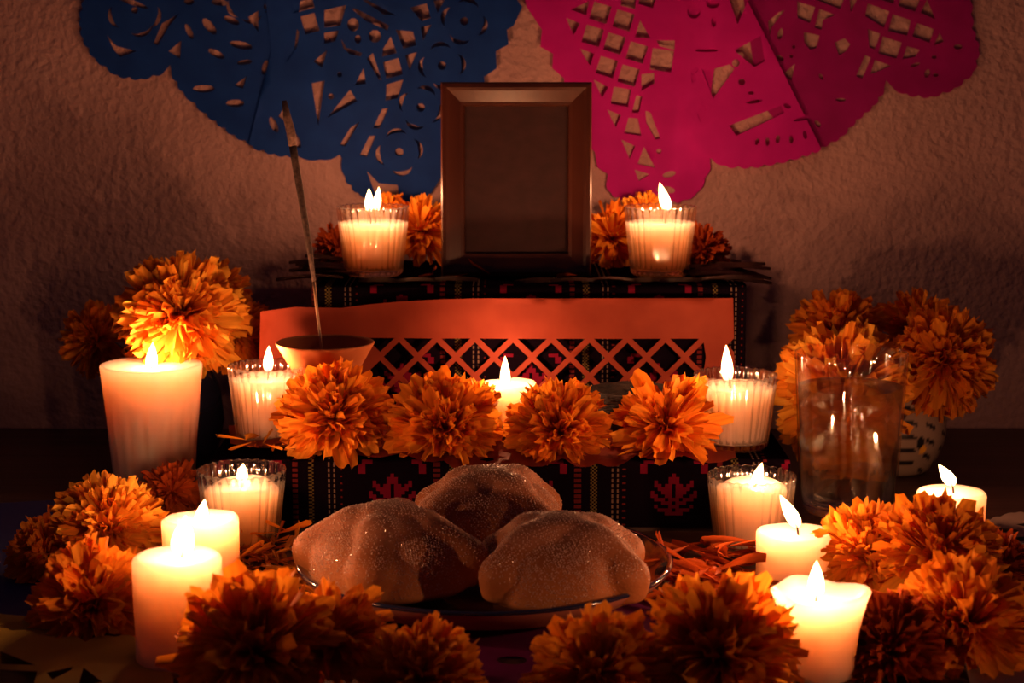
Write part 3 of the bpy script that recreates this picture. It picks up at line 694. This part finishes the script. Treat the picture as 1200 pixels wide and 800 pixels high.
# dark dried leaves at both ends of the upper step
def dry_leaf(p, ang, ln, label, group, tilt=0):
    vs, fs = [], []
    for i in range(9):
        t = i / 8; wd = ln * .16 * math.sin(math.pi * min(1, t * .97 + .03)) ** .7; jag = .25 * wd * (i % 2)
        for s in (-1, 0, 1): vs.append((ln * t, s * (wd - jag), -.003 * s * s + .05 * ln * math.sin(t * 3)))
    for i in range(8):
        for j in (0, 1): k = i*3+j; fs.append((k, k+1, k+4, k+3))
    me = pydata('dried_leaf', vs, fs); o = link('dried_leaf', me, M['leafdark'])
    o.location = p; o.rotation_euler = (rnd.gauss(0,.2), tilt, ang); tag(o, label, 'leaf', group)
for k in range(10):
    dry_leaf((-.155 + rnd.uniform(-.01,.02), 1.79 + .012*k, .1895 + .0015*(k % 4)), R(180 + rnd.uniform(-22, 22)), rnd.uniform(.045,.07), 'dark dried leaf sticking out left under the upper votive', 'dried leaves at left end of upper step', rnd.uniform(-.1,.06))
for k in range(12):
    dry_leaf((.175 + rnd.uniform(-.02,.02), 1.77 + .011*k, .1895 + .0015*(k % 4)), R(rnd.uniform(-25, 15)), rnd.uniform(.05,.075), 'dark dried leaf sticking out right under the upper votive', 'dried leaves at right end of upper step', rnd.uniform(-.12,.16))
for k in range(9):
    dry_leaf((-.1 + .034*k, 1.757, .1895 + .001*(k % 3)), R(rnd.choice((0,180)) + rnd.uniform(-20, 20)), .045, 'dark dried leaf along front edge of upper step', 'dried leaves along the upper step edge')

# ------------------------------------------------------------------ pots, bowls, plate
pot = lathe('flower_pot', [(0,0),(.034,0),(.040,.010),(.047,.045),(.044,.078),(.036,.095),(.038,.102),(.035,.102),(.032,.094),(.040,.07),(.036,.012),(0,.008)], M['glaze'], seg=48)
pot.location = (lv.x, 1.81, .001); tag(pot, 'dark pot holding marigolds behind the fluted candle', 'pot')
# painted vase
prof = [(0,0),(.030,0),(.034,.003)] + [(.034 + .017*math.sin(math.pi*min(1,t*1.05))**.8 - .004*t, .004 + .088*t) for t in [i/40 for i in range(1, 41)]] + [(.031,.096),(.032,.0985),(.030,.0985),(.029,.095),(.040,.05),(.030,.008),(0,.006)]
vz = lathe('painted_vase', prof, M['vase'], seg=160); vz.location = (at(1048,500,1.79).x, 1.79, .001); tag(vz, 'pale round vase painted with black strokes behind the water glass', 'vase')
me = vz.data; ca = me.color_attributes.new('yarn', 'FLOAT_COLOR', 'POINT'); buf = []
for v in me.vertices:
    a = math.degrees(math.atan2(v.co.x, -v.co.y)); z = v.co.z; cc = (.30,.215,.16)
    if z < .090:
        if a < 14:
            if math.sin((z + .0015*math.sin(R(a*4))) * 480) > .55 and z > .008 and z < .072: cc = (.012,.01,.012)
        else:
            if math.sin(z*420 + a*.16) > .62 and 22 < a < 75 and int(a / 13) % 2 == 0: cc = (.012,.01,.012)
        if ((a - 19)/5)**2 + ((z - .036)/.006)**2 < 1: cc = (.01,.01,.012)
        if ((a - 23)/5)**2 + ((z - .029)/.004)**2 < 1: cc = (.75,.36,.03)
        if a < -14 and math.sin(z*300 + a*.1) > .5: cc = (.012,.01,.012)
    buf += [*cc, 1]
ca.data.foreach_set('color', buf)
# water glass
g = at(998, 412, 1.58); gr = empty('water_glass', (g.x, 1.58, .001), 'tall clear glass of water standing at right before the marigolds', 'glass')
Ht = g.z - .001; Rt, Rb_ = .0477, .0395
rad = lambda z: Rb_ + (Rt - Rb_) * z / Ht
go = [(0,0),(Rb_-.004,0),(Rb_-.001,.001),(rad(.004),.004)] + [(rad(Ht*t), Ht*t) for t in (.1,.3,.5,.7,.9,.985)]
gi = [(Rt-.0004, Ht-.0004), (Rt-.0011, Ht), (Rt-.0018, Ht-.0006)] + [(rad(Ht*t)-.0020, Ht*t) for t in (.95,.8,.6,.4,.2,.12)] + [(Rb_-.004,.0125),(Rb_-.010,.0105),(0,.010)]
lathe('tumbler', go + gi, M['tumbler'], gr, 128)
wl = at(998, 452, 1.58).z - .001
wp = [(0,.0102),(Rb_-.0098,.0107),(Rb_-.0038,.0127)] + [(rad(z)-.0019, z) for z in (.02,.04,.06,.08,.10)] + [(rad(wl)-.0019, wl),(rad(wl)-.004, wl-.0009),(rad(wl)-.008, wl-.0012),(0, wl-.0012)]
lathe('water', wp, M['water'], gr, 128)
# clay incense bowl
b = at(381, 400, 1.655); cb = empty('clay_burner', (b.x, 1.655, .0645), 'footed terracotta bowl holding the incense stick on lower step', 'bowl')
H = b.z - .0645; q = .0437
lathe('bowl', [(0,H-.040),(.018,H-.041),(.024,H-.036),(.034,H-.018),(q-.001,H-.003),(q,H-.001),(q-.0012,H),(q-.003,H-.002),(.031,H-.018),(.021,H-.032),(0,H-.034)], M['clay'], cb, 72)
lathe('foot', [(0,0),(.032,0),(.033,.004),(.024,.012),(.019,.025),(.0185,H-.0405),(0,H-.0400)], M['clay'], cb, 48)
# incense stick
pts = [at(u, v, Y) for u, v, Y in ((377,412,1.655),(375,392,1.66),(371,360,1.67),(368,330,1.68),(364,300,1.69),(358,262,1.70),(352,225,1.71),(346,190,1.72),(343,170,1.722))]
st = empty('incense_stick', pts[0], 'burnt incense stick leaning left out of the terracotta bowl', 'incense stick')
lp = [p - pts[0] for p in pts]
tube('bamboo_core', lp[:4], [.0011,.0012,.0013,.0014], M['bamboo'], st)
tube('burnt_coating', lp[3:], [.0016,.0026,.0029,.0032,.0034,.0035], M['incense'], st, 12)
tp = [at(u, v, Y) - pts[0] for u, v, Y in ((343,171,1.722),(341,155,1.722),(337,140,1.722),(333,118,1.724))]
tube('ash_tip', tp, [.0036,.0042,.0038,.0022], M['ash'], st, 12)
# dark rough stone bowl
b = at(738, 456, 1.665); sb_ = b.z - .0645
def rough(r, z, a, k): 
    n = noise.noise(Vector((math.cos(a)*3, math.sin(a)*3, z*60)))
    return r + n*.0016*(r > .01), z + (n*.0012 if z > .01 else 0)
o = lathe('stone_bowl', [(0,0),(.026,0),(.029,.004),(.034,.015),(.038,.030),(.040,sb_-.004),(.0395,sb_),(.035,sb_+.0005),(.033,sb_-.004),(.028,.018),(0,.010)], M['stone'], seg=72, fn=rough)
o.location = (b.x, 1.665, .0645); tag(o, 'dark rough stone bowl on lower step between two marigolds', 'bowl')
# plate
PY, PX, PR = 1.362, at(568, 658, 1.362).x, .1395
pl = empty('plate', (PX, PY, .0035), 'shallow dark blue glazed clay plate holding three breads', 'plate')
lathe('plate_body', [(0,.001),(.062,.001),(.066,0),(.068,.001),(.086,.002),(.114,.009),(.132,.0195),(PR-.001,.0262),(PR-.0005,.0275)], M['clay_dark'], pl, 128)
lathe('glazed_top', [(PR-.0006,.0268),(PR,.0282),(PR-.0014,.0298),(PR-.0045,.0290),(.126,.0235),(.106,.0165),(.090,.0105),(.075,.0068),(.05,.0055),(0,.0055)], M['glaze'], pl, 128)

# ------------------------------------------------------------------ breads
def bread(u, v, Y, rx, ry, h, rz, bones, label, seed, knob=None, z=.012):
    c = at(u, v, Y); root = empty('sweet_bread', (c.x, Y, z), label, 'bread', 'sugared breads on the plate', rz)
    bm = bmesh.new(); bmesh.ops.create_icosphere(bm, subdivisions=6, radius=1)
    q = random.Random(seed); top = []
    for vtx in bm.verts:
        d = vtx.co.normalized(); a = math.atan2(d.y, d.x); el = math.asin(max(-1, min(1, d.z)))
        s = 1 + .05 * noise.noise(d * 1.6 + Vector((seed, 0, 0)))
        kk = max(1e-3, math.hypot(d.x, d.y)); bx = kk ** (-.22) if kk > .02 else 1.0
        if d.z < 0: bx = 1
        bx = min(bx, 1.9); x, y = d.x * rx * s * bx, d.y * ry * s * bx
        z_ = math.copysign(abs(d.z) ** .88, d.z) * h * (.64 if d.z > 0 else .22) * s; add0 = 0
        if d.z < 0: x *= 1 - .10 * d.z * d.z * 2; y *= 1 - .10 * d.z * d.z * 2
        p = Vector((x, y, z_)); add = 0
        if d.z > -.35:
            for ba in bones:
                bd = Vector((math.cos(ba), math.sin(ba), 0)); 
                along = d.dot(bd); across = abs(d.x * bd.y - d.y * bd.x)
                if along > 0 or True:
                    elr = math.atan2(d.z, abs(along)) / (math.pi/2)      # 1 at top .. 0 at the rim
                    wdt = .20 + .10 * math.exp(-((elr - .22)/.16)**2) + .06*math.exp(-((elr-.75)/.15)**2)
                    hgt = .0085 + .0085 * math.exp(-((elr - .20)/.18)**2) + .002 * math.exp(-((elr - .75)/.14)**2)
                    g = max(0, 1 - (across / wdt) ** 2) ** .8 if across < wdt else 0
                    fade = max(0, min(1, (elr + .12) / .12))
                    add = max(add, hgt * g * fade)
            kr = math.sqrt(d.x**2 + d.y**2)
            if kr < .24 and d.z > 0: add = max(add, .0075 + .003 * math.sqrt(1 - (kr/.24)**2))
        p += d * add
        p.z += h * .20
        vtx.co = p
    for _ in range(4): bmesh.ops.smooth_vert(bm, verts=bm.verts, factor=.5, use_axis_x=True, use_axis_y=True, use_axis_z=True)
    me = bpy.data.meshes.new('crust'); bm.to_mesh(me); bm.free()
    link('crust', me, M['bread'], root)
    # sugar crystals
    vs, fs = [], []; polys = me.polygons; n = 0; cube = [(-1,-1,-1),(1,-1,-1),(1,1,-1),(-1,1,-1),(-1,-1,1),(1,-1,1),(1,1,1),(-1,1,1)]
    F6 = [(0,3,2,1),(4,5,6,7),(0,1,5,4),(1,2,6,5),(2,3,7,6),(3,0,4,7)]
    while n < 7500:
        f = polys[q.randrange(len(polys))]
        if f.normal.z < -.1 or q.random() > .25 + .75 * max(0, f.normal.z) or f.center.z < h * .12: continue
        if noise.noise(f.center * 60 + Vector((seed,0,0))) < q.uniform(-.7,.2): continue
        s = q.uniform(.00016, .00042); rot = Matrix.Rotation(q.uniform(0, 6), 3, Vector((q.random(), q.random(), q.random() + .01)).normalized())
        b0 = len(vs); vs += [f.center + rot @ (Vector(c_) * s) for c_ in cube]; fs += [tuple(b0 + i for i in t) for t in F6]; n += 1
    so = link('sugar', pydata('sugar', vs, fs), M['sugar'], root, smooth=False); so['kind'] = 'stuff'
    return root
bread(457, 650, 1.335, .0600, .056, .068, R(0), (R(-102), R(-12)), 'left sugared bread with bone ridge facing forward', 1)
bread(660, 652, 1.310, .0565, .054, .068, R(0), (R(-36), R(-146)), 'right sugared bread with round knobs at both sides', 2)
bread(572, 618, 1.435, .0620, .052, .074, R(10), (R(-55), R(35)), 'sugared bread at the back of plate behind the other two', 3)

bpy.context.view_layer.update()
